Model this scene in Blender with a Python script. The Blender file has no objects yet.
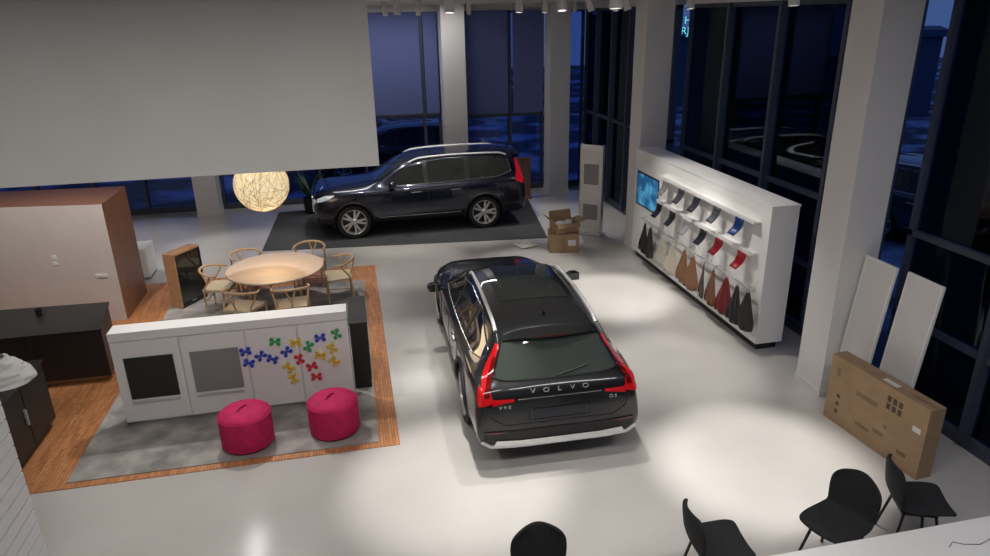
import bpy, bmesh, math, random
from mathutils import Vector, Matrix
from mathutils.bvhtree import BVHTree
random.seed(4)
sc=bpy.context.scene
COL=bpy.context.collection
pi=math.pi
# ------------------------------------------------------------------ materials
def mat(name,col,rough=.5,metal=0,emit=None,es=0,coat=0,spec=None):
    m=bpy.data.materials.new(name); m.use_nodes=True
    b=m.node_tree.nodes['Principled BSDF']
    b.inputs['Base Color'].default_value=(*col,1); b.inputs['Roughness'].default_value=rough
    b.inputs['Metallic'].default_value=metal
    if coat: b.inputs['Coat Weight'].default_value=coat; b.inputs['Coat Roughness'].default_value=.03
    if spec is not None: b.inputs['Specular IOR Level'].default_value=spec
    if emit: b.inputs['Emission Color'].default_value=(*emit,1); b.inputs['Emission Strength'].default_value=es
    return m
def noisy(m,c1,c2,scale=5,detail=4,bump=0,coord='Object',stretch=(1,1,1),rng=(.3,.7)):
    nt=m.node_tree; b=nt.nodes['Principled BSDF']
    tc=nt.nodes.new('ShaderNodeTexCoord'); mp=nt.nodes.new('ShaderNodeMapping'); mp.inputs['Scale'].default_value=stretch
    n=nt.nodes.new('ShaderNodeTexNoise'); n.inputs['Scale'].default_value=scale; n.inputs['Detail'].default_value=detail
    r=nt.nodes.new('ShaderNodeValToRGB'); r.color_ramp.elements[0].color=(*c1,1); r.color_ramp.elements[1].color=(*c2,1)
    r.color_ramp.elements[0].position=rng[0]; r.color_ramp.elements[1].position=rng[1]
    nt.links.new(tc.outputs[coord],mp.inputs[0]); nt.links.new(mp.outputs[0],n.inputs[0]); nt.links.new(n.outputs[0],r.inputs[0]); nt.links.new(r.outputs[0],b.inputs['Base Color'])
    if bump:
        bp=nt.nodes.new('ShaderNodeBump'); bp.inputs['Strength'].default_value=bump; bp.inputs['Distance'].default_value=.02
        nt.links.new(n.outputs[0],bp.inputs['Height']); nt.links.new(bp.outputs[0],b.inputs['Normal'])
    return m
WHITE=mat('white_paint',(.68,.67,.66),.6)
CEIL=mat('ceiling_paint',(.6,.59,.57),.8)
WALLW=noisy(mat('bulkhead_paint',(.5,.49,.46),.8),(.47,.46,.445),(.50,.49,.475),2,3)
FLOOR=noisy(mat('polished_floor',(.5,.49,.47),.15),(.49,.475,.455),(.54,.52,.50),1.2,5)
DESK=mat('white_laminate',(.78,.775,.765),.35)
BEIGE=noisy(mat('beige_plaster',(.5,.42,.38),.8),(.53,.47,.44),(.57,.51,.48),3,3)
FRAME=mat('dark_aluminium',(.07,.085,.115),.45,.3)
BLACK=mat('black_plastic',(.012,.012,.013),.45)
BLACKF=noisy(mat('black_fabric',(.012,.012,.014),.9),(.008,.008,.01),(.018,.018,.02),60,3)
DARKW=noisy(mat('dark_stained_wood',(.02,.017,.016),.5),(.010,.009,.009),(.024,.021,.021),6,5,stretch=(1,12,12))
WOOD=noisy(mat('oak_wood',(.4,.22,.11),.5),(.33,.17,.08),(.48,.28,.15),5,6,stretch=(1,8,8))
BROWN=noisy(mat('walnut_panel',(.22,.1,.05),.45),(.2,.09,.05),(.3,.145,.085),4,6,stretch=(6,6,.6))
TABLEW=noisy(mat('light_oak_top',(.6,.43,.3),.4),(.57,.44,.35),(.66,.54,.43),3,6,stretch=(1,9,1))
CHAIRW=noisy(mat('beech_wood',(.55,.38,.22),.4),(.46,.29,.16),(.60,.41,.25),8,4,stretch=(1,1,6))
CORD=noisy(mat('paper_cord',(.6,.5,.36),.8),(.5,.4,.28),(.66,.55,.41),50,2,stretch=(1,6,1))
RUG=noisy(mat('grey_rug',(.25,.24,.23),.95),(.21,.20,.19),(.39,.37,.35),3.2,10,.3,rng=(.36,.64))
CARPET=noisy(mat('charcoal_carpet',(.05,.052,.055),.95),(.04,.043,.046),(.07,.073,.078),40,4,.2)
CHROME=mat('chrome',(.75,.75,.76),.15,1)
RAIL=mat('brushed_rail',(.78,.78,.78),.35,.4)
SILVER=mat('satin_silver',(.62,.62,.63),.32,.6)
GREYP=mat('grey_panel',(.24,.24,.25),.6)
MAG=noisy(mat('magenta_felt',(.55,.01,.1),.8),(.42,.004,.07),(.60,.008,.11),9,3)
CARD=noisy(mat('cardboard',(.42,.27,.15),.8),(.33,.22,.125),(.40,.265,.155),6,4)
TAPE=mat('brown_tape',(.30,.19,.11),.3)
PAPER=mat('white_paper',(.7,.7,.68),.7)
RUBBER=mat('tyre_rubber',(.012,.012,.013),.75)
CARGLASS=mat('car_glass',(.016,.020,.019),.04,0,coat=1)
REARGL=mat('rear_car_glass',(.04,.05,.045),.06,0,coat=1)
RED=mat('tail_lamp_red',(.42,.004,.008),.15,0,(1,.01,.01),.12,coat=1)
LAMPW=mat('head_lamp',(.6,.65,.7),.1,0,(.8,.9,1),.15,coat=1)
PAINT=mat('dark_grey_metallic_paint',(.012,.014,.017),.28,.5,coat=1)
PAINT2=mat('dark_blue_metallic_paint',(.006,.009,.026),.25,.5,coat=1)
SHADE=mat('roller_blind',(.10,.13,.32),.8)
LEAF=mat('leaf_green',(.02,.06,.02),.5)
FIXT=mat('spot_housing',(.6,.6,.6),.5)
LED=mat('lamp_face',(1,.95,.85),.4,0,(1,.95,.88),6)
def glassmat():
    m=bpy.data.materials.new('window_glass'); m.use_nodes=True; nt=m.node_tree; nt.nodes.clear()
    o=nt.nodes.new('ShaderNodeOutputMaterial'); mx=nt.nodes.new('ShaderNodeMixShader'); t=nt.nodes.new('ShaderNodeBsdfTransparent'); g=nt.nodes.new('ShaderNodeBsdfGlossy')
    lw=nt.nodes.new('ShaderNodeFresnel'); lw.inputs['IOR'].default_value=1.5
    t.inputs[0].default_value=(.7,.78,.95,1); g.inputs[0].default_value=(.6,.7,.9,1); g.inputs['Roughness'].default_value=.02
    nt.links.new(lw.outputs[0],mx.inputs[0]); nt.links.new(t.outputs[0],mx.inputs[1]); nt.links.new(g.outputs[0],mx.inputs[2]); nt.links.new(mx.outputs[0],o.inputs[0])
    return m
GLASS=glassmat()
def parquet():
    m=mat('industrial_parquet',(.4,.18,.07),.45); nt=m.node_tree; b=nt.nodes['Principled BSDF']
    tc=nt.nodes.new('ShaderNodeTexCoord'); br=nt.nodes.new('ShaderNodeTexBrick')
    mp=nt.nodes.new('ShaderNodeMapping'); mp.inputs['Rotation'].default_value=(0,0,pi/2)
    br.inputs['Scale'].default_value=1; br.inputs['Brick Width'].default_value=.32; br.inputs['Row Height'].default_value=.035; br.inputs['Mortar Size'].default_value=.0025
    br.inputs['Color1'].default_value=(.60,.27,.11,1); br.inputs['Color2'].default_value=(.42,.17,.065,1); br.inputs['Mortar'].default_value=(.2,.09,.04,1)
    n=nt.nodes.new('ShaderNodeTexNoise'); n.inputs['Scale'].default_value=14
    mx=nt.nodes.new('ShaderNodeMixRGB'); mx.blend_type='OVERLAY'; mx.inputs[0].default_value=.35
    nt.links.new(tc.outputs['Object'],mp.inputs[0]); nt.links.new(mp.outputs[0],br.inputs[0]); nt.links.new(mp.outputs[0],n.inputs[0])
    nt.links.new(br.outputs[0],mx.inputs[1]); nt.links.new(n.outputs[0],mx.inputs[2]); nt.links.new(mx.outputs[0],b.inputs['Base Color'])
    return m
PARQ=parquet()
def screenmat():
    m=mat('display_screen',(.02,.1,.2),.2); nt=m.node_tree; b=nt.nodes['Principled BSDF']
    tc=nt.nodes.new('ShaderNodeTexCoord'); n=nt.nodes.new('ShaderNodeTexNoise'); n.inputs['Scale'].default_value=4
    r=nt.nodes.new('ShaderNodeValToRGB'); r.color_ramp.elements[0].color=(.01,.06,.15,1); r.color_ramp.elements[1].color=(.08,.3,.5,1)
    r.color_ramp.elements[0].position=.45; r.color_ramp.elements[1].position=.65
    nt.links.new(tc.outputs['Object'],n.inputs[0]); nt.links.new(n.outputs[0],r.inputs[0]); nt.links.new(r.outputs[0],b.inputs['Emission Color']); b.inputs['Emission Strength'].default_value=.9
    return m
SCREEN=screenmat()
def globemat():
    m=mat('woven_globe',(.5,.4,.25),.7); nt=m.node_tree; b=nt.nodes['Principled BSDF']
    tc=nt.nodes.new('ShaderNodeTexCoord'); n=nt.nodes.new('ShaderNodeTexVoronoi'); n.inputs['Scale'].default_value=18
    r=nt.nodes.new('ShaderNodeValToRGB'); r.color_ramp.elements[0].color=(1,.88,.62,1); r.color_ramp.elements[1].color=(.75,.56,.28,1)
    r.color_ramp.elements[1].position=.8
    nt.links.new(tc.outputs['Object'],n.inputs[0]); nt.links.new(n.outputs[0],r.inputs[0]); nt.links.new(r.outputs[0],b.inputs['Emission Color']); b.inputs['Emission Strength'].default_value=.9
    return m
GLOBE=globemat()
# ------------------------------------------------------------------ mesh builder
class B:
    def __init__(s): s.v=[]; s.f=[]; s.m=[]; s.mats=[]; s.X=Matrix.Identity(4)
    def mi(s,m):
        if m not in s.mats: s.mats.append(m)
        return s.mats.index(m)
    def add(s,vs,fs,m):
        o=len(s.v); s.v+=[s.X@Vector(v) for v in vs]; k=s.mi(m)
        for f in fs: s.f.append([o+i for i in f]); s.m.append(k)
    def box(s,x0,x1,y0,y1,z0,z1,m,R=None,C=None):
        vs=[Vector((x,y,z)) for x in (x0,x1) for y in (y0,y1) for z in (z0,z1)]
        if R is not None:
            c=Vector(C) if C else sum(vs,Vector())/8
            vs=[R@(v-c)+c for v in vs]
        s.add(vs,[(0,1,3,2),(4,6,7,5),(0,4,5,1),(2,3,7,6),(0,2,6,4),(1,5,7,3)],m)
    def prism(s,pts,z0,z1,m,mside=None,mtop=None):
        n=len(pts); vs=[(x,y,z0) for x,y in pts]+[(x,y,z1) for x,y in pts]
        s.add(vs,[tuple(range(n))[::-1]],m); s.add(vs,[tuple(range(n,2*n))],mtop or m)
        for i in range(n):
            j=(i+1)%n; s.add(vs,[(i,j,n+j,n+i)],(mside[i] if mside else m))
    def extr(s,pts3,d,m):
        n=len(pts3); P=[Vector(p) for p in pts3]; d=Vector(d); vs=P+[p+d for p in P]
        fs=[tuple(range(n))[::-1],tuple(range(n,2*n))]+[(i,(i+1)%n,n+(i+1)%n,n+i) for i in range(n)]
        s.add(vs,fs,m)
    def lathe(s,prof,m,seg=32,M=None,cap=True):
        M=M or Matrix.Identity(4); vs=[];fs=[]
        for r,z in prof:
            for i in range(seg):
                a=2*pi*i/seg; vs.append(M@Vector((r*math.cos(a),r*math.sin(a),z)))
        for k in range(len(prof)-1):
            for i in range(seg):
                j=(i+1)%seg; fs.append((k*seg+i,k*seg+j,(k+1)*seg+j,(k+1)*seg+i))
        if cap:
            fs.append(tuple(range(seg))[::-1]); fs.append(tuple(range((len(prof)-1)*seg,len(prof)*seg)))
        s.add(vs,fs,m)
    def cyl(s,p0,p1,r,m,r2=None,seg=16):
        p0=Vector(p0);p1=Vector(p1);d=p1-p0
        M=Matrix.Translation(p0)@d.to_track_quat('Z','Y').to_matrix().to_4x4()
        s.lathe([(r,0),(r if r2 is None else r2,d.length)],m,seg,M)
    def tube(s,pts,r,m,seg=8,closed=False,flat=1):
        P=[Vector(p) for p in pts]; n=len(P); vs=[];fs=[]
        up=None
        for i,p in enumerate(P):
            if closed: t=P[(i+1)%n]-P[i-1]
            else: t=P[min(i+1,n-1)]-P[max(i-1,0)]
            t.normalize()
            if up is None:
                up=Vector((0,0,1)) if abs(t.z)<.9 else Vector((1,0,0))
            a=t.cross(up)
            if a.length<1e-5: a=t.orthogonal()
            a.normalize(); b=a.cross(t).normalized(); up=b
            rr=r[i] if isinstance(r,(list,tuple)) else r
            for k in range(seg):
                q=2*pi*k/seg; vs.append(p+a*math.cos(q)*rr+b*math.sin(q)*rr*flat)
        for i in range(n if closed else n-1):
            j=(i+1)%n
            for k in range(seg):
                l=(k+1)%seg; fs.append((i*seg+k,i*seg+l,j*seg+l,j*seg+k))
        if not closed: fs.append(tuple(range(seg))[::-1]); fs.append(tuple(range((n-1)*seg,n*seg)))
        s.add(vs,fs,m)
    def sph(s,c,r,m,sc=(1,1,1),seg=20,rings=12):
        vs=[];fs=[]
        for j in range(rings+1):
            t=pi*j/rings
            for i in range(seg):
                a=2*pi*i/seg; vs.append((c[0]+r*sc[0]*math.sin(t)*math.cos(a),c[1]+r*sc[1]*math.sin(t)*math.sin(a),c[2]+r*sc[2]*math.cos(t)))
        for j in range(rings):
            for i in range(seg):
                k=(i+1)%seg; fs.append((j*seg+i,(j+1)*seg+i,(j+1)*seg+k,j*seg+k))
        s.add(vs,fs,m)
    def grid(s,rows,m,thick=0):
        nr=len(rows);nc=len(rows[0]); vs=[p for r in rows for p in r]
        fs=[(i*nc+j,i*nc+j+1,(i+1)*nc+j+1,(i+1)*nc+j) for i in range(nr-1) for j in range(nc-1)]
        s.add(vs,fs,m)
    def addmesh(s,me,m,M=None):
        M=M or Matrix.Identity(4)
        s.add([M@v.co for v in me.vertices],[tuple(p.vertices) for p in me.polygons],m)
    def build(s,name,loc=(0,0,0),rz=0,bevel=0,ang=35,clean=True,solid=0,sub=0,parent=None):
        me=bpy.data.meshes.new(name); me.from_pydata([tuple(v) for v in s.v],[],s.f)
        for m in s.mats: me.materials.append(m)
        me.polygons.foreach_set('material_index',s.m); me.polygons.foreach_set('use_smooth',[True]*len(s.f))
        me.update()
        bm=bmesh.new(); bm.from_mesh(me)
        if clean: bmesh.ops.remove_doubles(bm,verts=bm.verts,dist=1e-5)
        bmesh.ops.recalc_face_normals(bm,faces=bm.faces); bm.to_mesh(me); bm.free()
        me.set_sharp_from_angle(angle=math.radians(ang))
        ob=bpy.data.objects.new(name,me); COL.objects.link(ob); ob.location=loc; ob.rotation_euler=(0,0,rz)
        if parent: ob.parent=parent
        if solid:
            md=ob.modifiers.new('s','SOLIDIFY'); md.thickness=solid
        if sub:
            md=ob.modifiers.new('ss','SUBSURF'); md.levels=sub; md.render_levels=sub
        if bevel:
            md=ob.modifiers.new('b','BEVEL'); md.width=bevel; md.segments=2; md.limit_method='ANGLE'; md.angle_limit=math.radians(40)
        return ob
def inst(ob,name,loc,rz):
    o=bpy.data.objects.new(name,ob.data); COL.objects.link(o); o.location=loc; o.rotation_euler=(0,0,rz)
    for md in ob.modifiers:
        n=o.modifiers.new(md.name,md.type)
        for p in md.bl_rna.properties:
            if not p.is_readonly and p.identifier not in('name','type'):
                try: setattr(n,p.identifier,getattr(md,p.identifier))
                except Exception: pass
    return o
def simplebox(name,x0,x1,y0,y1,z0,z1,m,bevel=0):
    b=B(); cx,cy=(x0+x1)/2,(y0+y1)/2
    b.box(x0-cx,x1-cx,y0-cy,y1-cy,0,z1-z0,m); return b.build(name,(cx,cy,z0),bevel=bevel)
# ------------------------------------------------------------------ camera
p=[692.4234,0.3621,0.1996,-0.0204,4.6687]
cp,sp=math.cos(p[1]),math.sin(p[1]); cy,sy=math.cos(p[2]),math.sin(p[2])
fw=Vector((sy*cp,cy*cp,-sp)); r=Vector((cy,-sy,0)); u=r.cross(fw)
r2=r*math.cos(p[3])+u*math.sin(p[3]); u2=-r*math.sin(p[3])+u*math.cos(p[3])
M=Matrix((( r2.x,u2.x,-fw.x,0),(r2.y,u2.y,-fw.y,0),(r2.z,u2.z,-fw.z,p[4]),(0,0,0,1)))
cam=bpy.data.cameras.new('camera'); co=bpy.data.objects.new('camera',cam); COL.objects.link(co); co.matrix_world=M
cam.sensor_width=36; cam.lens=p[0]/990*36; cam.clip_start=.05; cam.clip_end=300
sc.camera=co
# ------------------------------------------------------------------ room shell
XR=6.45; YB=18.95; ZC=4.95; XL=-9
b=B(); b.box(XL,XR+.3,-4,YB+.3,-.2,0,FLOOR); b.build('floor')
simplebox('ceiling',XL,XR+.3,-4,YB+.3,ZC,ZC+.2,CEIL)
simplebox('wall_left',XL-.2,XL,-4,YB+.3,0,ZC,WHITE)
simplebox('wall_front',XL,XR+.3,-4.2,-4,0,ZC,WHITE)
simplebox('mezzanine_floor',XL,XR-.05,-3.98,.15,2.85,3.05,WHITE)
b=B(); b.box(XL,XR+.3,YB,YB+.3,4.78,ZC,WHITE); b.box(XL,XR+.3,YB,YB+.3,0,.08,FRAME); b.build('wall_back')
b=B(); b.box(XR,XR+.3,-4,YB,4.80,ZC,WHITE); b.box(XR,XR+.3,-4,YB,0,.08,FRAME); b.build('wall_right')
simplebox('bulkhead_wall',XL+.02,.2,5.5,5.85,3.58,ZC-.001,WALLW)
def column(name,x0,x1,y0,y1):
    b=B(); cx,cy=(x0+x1)/2,(y0+y1)/2; hx,hy=(x1-x0)/2,(y1-y0)/2
    b.box(-hx,hx,-hy,hy,0,ZC,WHITE); b.box(-hx-.012,hx+.012,-hy-.012,hy+.012,0,.09,WHITE); b.build(name,(cx,cy,0))
column('column',5.6,6.1,6.8,7.3)
column('column.001',5.6,6.15,12.9,13.45)
column('column.002',5.3,5.85,18.3,18.85)
column('column.003',2.45,3.05,18.3,18.85)
column('column.004',-4.0,-3.45,18.3,18.85)
wn=[0]
def window(axis,a0,a1,pos,mull,trans,blind=None):
    wn[0]+=1; b=B(); z0,z1=.08,4.8; t=.035
    def bx(u0,u1,za,zb,d0,d1,m):
        if axis=='x': b.box(u0,u1,pos+d0,pos+d1,za,zb,m)
        else: b.box(pos+d0,pos+d1,u0,u1,za,zb,m)
    bx(a0,a0+.06,z0,z1,0,.14,FRAME); bx(a1-.06,a1,z0,z1,0,.14,FRAME)
    bx(a0,a1,z0,z0+.07,.01,.13,FRAME); bx(a0,a1,z1-.07,z1,.01,.13,FRAME)
    for q in mull: bx(q-t,q+t,z0,z1,-.06,.14,FRAME)
    for z in trans: bx(a0,a1,z-.035,z+.035,.0,.12,FRAME)
    bx(a0+.02,a1-.02,z0,z1,.06,.07,GLASS)
    b.build('window_%d'%wn[0])
    if blind:
        for (c0,c1,zb) in blind:
            bb=B()
            h=z1-zb
            if axis=='x': bb.box(-(c1-c0)/2,(c1-c0)/2,0,.01,0,h,SHADE); bb.box(-(c1-c0)/2,(c1-c0)/2,-.008,.018,-.02,.02,FRAME); bb.build('roller_blind',((c0+c1)/2,pos-.1,zb))
window('x',XL,-4.0,YB,[-7.8,-6.5,-5.3],[2.2])
window('x',-3.45,2.45,YB,[-2.2,-.9,.35,2.0],[2.2],[(-.85,.3,2.3),(.4,1.95,2.25),(2.05,2.4,2.25)])
window('x',3.05,5.3,YB,[4.35],[2.1],[(3.12,4.28,2.15),(4.42,5.25,2.15)])
window('x',5.85,XR,YB,[],[2.1])
window('y',13.45,YB-.05,XR,[14.6,15.7,16.8,17.9],[2.15])
window('y',7.3,12.9,XR,[8.4,9.9,11.4],[2.15,1.1])
window('y',-4,6.8,XR,[5.45,4.2,2.8,1.2,-.5],[2.15,1.1])
# outside
GROUND=noisy(mat('dusk_blue_asphalt',(.1,.12,.2),.8),(.03,.035,.06),(.28,.38,.62),.35,6,rng=(.48,.6))  # blue dusk light painted into the asphalt as pale noise patches
b=B(); b.box(-40,60,-30,70,-.35,-.21,GROUND); b.build('ground_outside')
BLD=mat('night_building',(.06,.085,.16),.8); WARM=mat('lit_window',(.5,.4,.2),.5,0,(1,.7,.35),.35)
def building(name,x,y,w,d,h,rz=0):
    b=B(); b.box(-w/2,w/2,-d/2,d/2,0,h,BLD); b.box(-w/2-.2,w/2+.2,-d/2-.2,d/2+.2,h,h+.3,BLD)
    for i in range(int(w/2.5)):
        for j in range(int(h/3)):
            b.box(-w/2+.8+i*2.5,-w/2+1.8+i*2.5,-d/2-.03,-d/2,1.2+j*3,2.4+j*3,WARM if (i*3+j*5)%17==16 else BLACK)
    b.build(name,(x,y,-.21),rz)
building('neighbour_building',24,36,14,8,3.6,math.radians(-40)); building('neighbour_building.001',-6,48,22,8,4.5); building('neighbour_building.002',26,8,12,8,3.0,math.radians(-85))
# ------------------------------------------------------------------ floors coverings
simplebox('parquet_floor',XL+.05,.24,6.98,13.42,0,.008,PARQ)
simplebox('grey_rug',-3.36,-.0,7.08,12.6,.008,.018,RUG)
b=B(); b.prism([(-2.1,14.95),(4.1,14.25),(4.6,18.2),(-2.0,18.2)],0,.01,CARPET); b.build('charcoal_carpet')
# ------------------------------------------------------------------ cars
def section(st):
    x,zb,w,zs,ws,yg,zg,yr,zr,zt=st
    P=[(0,zb),(w-.14,zb),(w-.02,zb+.12),(w,zb+(zs-zb)*.55),(ws,zs),(yg,zg),(yr,zr),(yr*.62,zt-.012),(0,zt)]
    return [(x,y,z) for y,z in P]+[(x,-y,z) for y,z in P[-2:0:-1]]
def car(name,ST,L,axles,wr,paint,kind):
    vs=[];fs=[]; n=16
    for st in ST: vs+=section(st)
    for k in range(len(ST)-1):
        for i in range(n):
            j=(i+1)%n; fs.append((k*n+i,k*n+j,(k+1)*n+j,(k+1)*n+i))
    fs.append(tuple(range(n))[::-1]); fs.append(tuple(range((len(ST)-1)*n,len(ST)*n)))
    me=bpy.data.meshes.new('tmp'); me.from_pydata(vs,[],fs)
    bm=bmesh.new(); bm.from_mesh(me); bmesh.ops.recalc_face_normals(bm,faces=bm.faces)
    cl=bm.edges.layers.float.get('crease_edge') or bm.edges.layers.float.new('crease_edge')
    bm.verts.ensure_lookup_table()
    for e in bm.edges:
        a,c=e.verts[0].index,e.verts[1].index
        if a%n==c%n and (a%n) in (4,12): e[cl]=.35
        if a%n==c%n and (a%n) in (6,10): e[cl]=.25
    for base in (0,(len(ST)-1)*n):
        for f in bm.faces:
            if len(f.verts)>4 and any(v.index==base for v in f.verts): cap=f;break
        bmesh.ops.delete(bm,geom=[cap],context='FACES_ONLY')
        bm.verts.ensure_lookup_table()
        V=[bm.verts[base+i] for i in range(n)]
        bm.faces.new((V[0],V[1],V[15]))
        for i in range(1,7): bm.faces.new((V[i],V[i+1],V[16-i-1],V[16-i]))
        bm.faces.new((V[7],V[8],V[9]))
    bmesh.ops.recalc_face_normals(bm,faces=bm.faces)
    bm.to_mesh(me); bm.free()
    ob=bpy.data.objects.new('tmp',me); COL.objects.link(ob)
    md=ob.modifiers.new('s','SUBSURF'); md.levels=3; md.render_levels=3
    me.materials.append(paint); me.materials.append(BLACK)
    dg=bpy.context.evaluated_depsgraph_get(); 
    base=bpy.data.meshes.new_from_object(ob.evaluated_get(dg))
    bv=BVHTree.FromPolygons([v.co.copy() for v in base.vertices],[tuple(q.vertices) for q in base.polygons])
    cb=B()
    for ax in axles:
        for s in (1,-1):
            cb.cyl((ax,s*.58,wr),(ax,s*1.3,wr),wr+.055,BLACK,seg=40)
    co_=cb.build('cut'); 
    md=ob.modifiers.new('b','BOOLEAN'); md.object=co_; md.operation='DIFFERENCE'; md.solver='EXACT'
    dg=bpy.context.evaluated_depsgraph_get(); dg.update()
    body=bpy.data.meshes.new_from_object(ob.evaluated_get(dg))
    bpy.data.objects.remove(ob); bpy.data.objects.remove(co_)
    b=B()
    b.mi(paint)
    vs=[v.co.copy() for v in body.vertices]; f1=[];f2=[]
    for q in body.polygons:
        c=q.center; inside=False
        for ax in axles:
            dr=math.hypot(c.x-ax,c.z-wr)
            if abs(c.y)<1.0 and dr<wr+.058 and ((abs(q.normal.y)<.3 and dr>wr+.03) or abs(abs(c.y)-.58)<.02): inside=True
        (f2 if inside else f1).append(tuple(q.vertices))
    o=len(b.v); b.add(vs,f1,paint)
    k=b.mi(BLACK)
    for f in f2: b.f.append([o+i for i in f]); b.m.append(k)
    def hit(axis,a,c,s=1):
        for it in range(14):
            if axis=='side': og=Vector((a,s*2,c)); d=Vector((0,-s,0))
            elif axis=='rear': og=Vector((L+1,a,c)); d=Vector((-1,0,0))
            elif axis=='front': og=Vector((-1,a,c)); d=Vector((1,0,0))
            else: og=Vector((a,c,3)); d=Vector((0,0,-1))
            h=bv.ray_cast(og,d)
            ok=h[0] is not None
            if ok and axis=='rear' and h[0].x<L-.66: ok=False
            if ok and axis=='front' and h[0].x>.6: ok=False
            if ok: break
            if axis in('rear','front'): a*=.97
            elif axis=='side': c-=.015
            else: c*=.98
        if h[0] is None: h=bv.find_nearest(og+d*1.1)
        nr=h[1]
        if nr.dot(d)>0: nr=-nr
        return h[0],nr
    def resample(P,n):
        P=[Vector(q) for q in P]; D=[0]
        for i in range(len(P)-1): D.append(D[-1]+(P[i+1]-P[i]).length)
        out=[]
        for k in range(n):
            t=D[-1]*k/(n-1)
            for i in range(len(P)-1):
                if t<=D[i+1]+1e-9: break
            f=(t-D[i])/max(D[i+1]-D[i],1e-9); out.append(P[i].lerp(P[i+1],f))
        return out
    def patch(axis,A,C,m,off=.005,na=24,nc=6,sides=(1,)):
        A_=resample(A,na);C_=resample(C,na)
        for s in sides:
            rows=[]
            for i in range(na):
                row=[]
                for j in range(nc):
                    q=A_[i].lerp(C_[i],j/(nc-1))
                    a,c=q
                    if axis=='rear' or axis=='front': a=a*s
                    if axis=='top': c=c*s
                    h,nr=hit(axis,a,c,s); row.append(h+nr*off)
                rows.append(row)
            b.grid(rows,m)
    def line(axis,P,rad,m,off=.002,n=30,sides=(1,),closed=False,flat=1):
        for s in sides:
            pts=[]
            for q in resample(P,n):
                a,c=q
                if axis in('rear','front'): a=a*s
                if axis=='top': c=c*s
                h,nr=hit(axis,a,c,s); pts.append(h+nr*off)
            b.tube(pts,rad,m,6,flat=flat)
    S2=(1,-1)
    kind(b,patch,line,hit)
    for ax in axles:
        for s in S2:
            pts=[]
            for k in range(25):
                a=-.25+ (pi+.5)*k/24; R=wr+.065
                x=ax+R*math.cos(a); z=wr+R*math.sin(a)
                h,nr=hit('side',x,z,s); y=abs(h.y)
                pts.append((x,s*max(min(y,.97),.84),z))
            b.tube(pts,.028,BLACK,8)
            Mw=Matrix.Translation((ax,s*(.93-.26),wr))@(Matrix.Rotation(-s*pi/2,4,'X'))
            w=.25
            b.lathe([(wr*.66,.02),(wr*.9,0),(wr*.985,.02),(wr,.05),(wr,w-.05),(wr*.985,w-.02),(wr*.93,w),(wr*.74,w-.005),(wr*.73,w-.02),(wr*.70,w-.03),(wr*.69,.1)],RUBBER,40,Mw,cap=False)
            b.lathe([(.01,.12),(wr*.7,.12)],BLACK,32,Mw,cap=False)
            b.lathe([(wr*.745,w-.012),(wr*.73,w+.004),(wr*.70,w-.002),(wr*.67,w-.05),(wr*.66,.12)],SILVER,40,Mw,cap=False)
            b.lathe([(.001,w-.015),(.05,w-.02),(.07,w-.04),(.07,.13)],SILVER,20,Mw,cap=False)
            for k in range(5):
                for da in (-.16,.16):
                    a=2*pi*k/5+da*.6; a2=2*pi*k/5+da*1.3
                    q0=Vector((.05*math.cos(a),.05*math.sin(a),w-.045)); q1=Vector((wr*.70*math.cos(a2),wr*.70*math.sin(a2),w-.02))
                    t=Vector((-math.sin(a),math.cos(a),0)); 
                    vs=[]
                    for q,ww in ((q0,.026),(q1,.021)):
                        for sx,sz in ((-1,-.03),(1,-.03),(1,0),(-1,0)): vs.append(Mw@(q+t*ww*sx+Vector((0,0,sz))))
                    b.add(vs,[(0,1,2,3),(4,7,6,5),(0,4,5,1),(1,5,6,2),(2,6,7,3),(3,7,4,0)],SILVER)
    return b
def letters(b,txt,x,z,size,gap,m,tilt,yc=0):
    n=len(txt)
    for i,ch in enumerate(txt):
        cu=bpy.data.curves.new('t','FONT'); cu.body=ch; cu.size=size; cu.extrude=.004; cu.align_x='CENTER'
        o=bpy.data.objects.new('t',cu); COL.objects.link(o)
        me=bpy.data.meshes.new_from_object(o.evaluated_get(bpy.context.evaluated_depsgraph_get()))
        bpy.data.objects.remove(o)
        y=yc+(i-(n-1)/2)*gap
        R=Matrix(((0,0,1,0),(1,0,0,0),(0,1,0,0),(0,0,0,1)))
        Mx=Matrix.Translation((x(y),y,z))@Matrix.Rotation(-tilt,4,'Y')@R@Matrix.Diagonal((1.25,1,1,1))
        b.addmesh(me,m,Mx)
S2=(1,-1)
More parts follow.
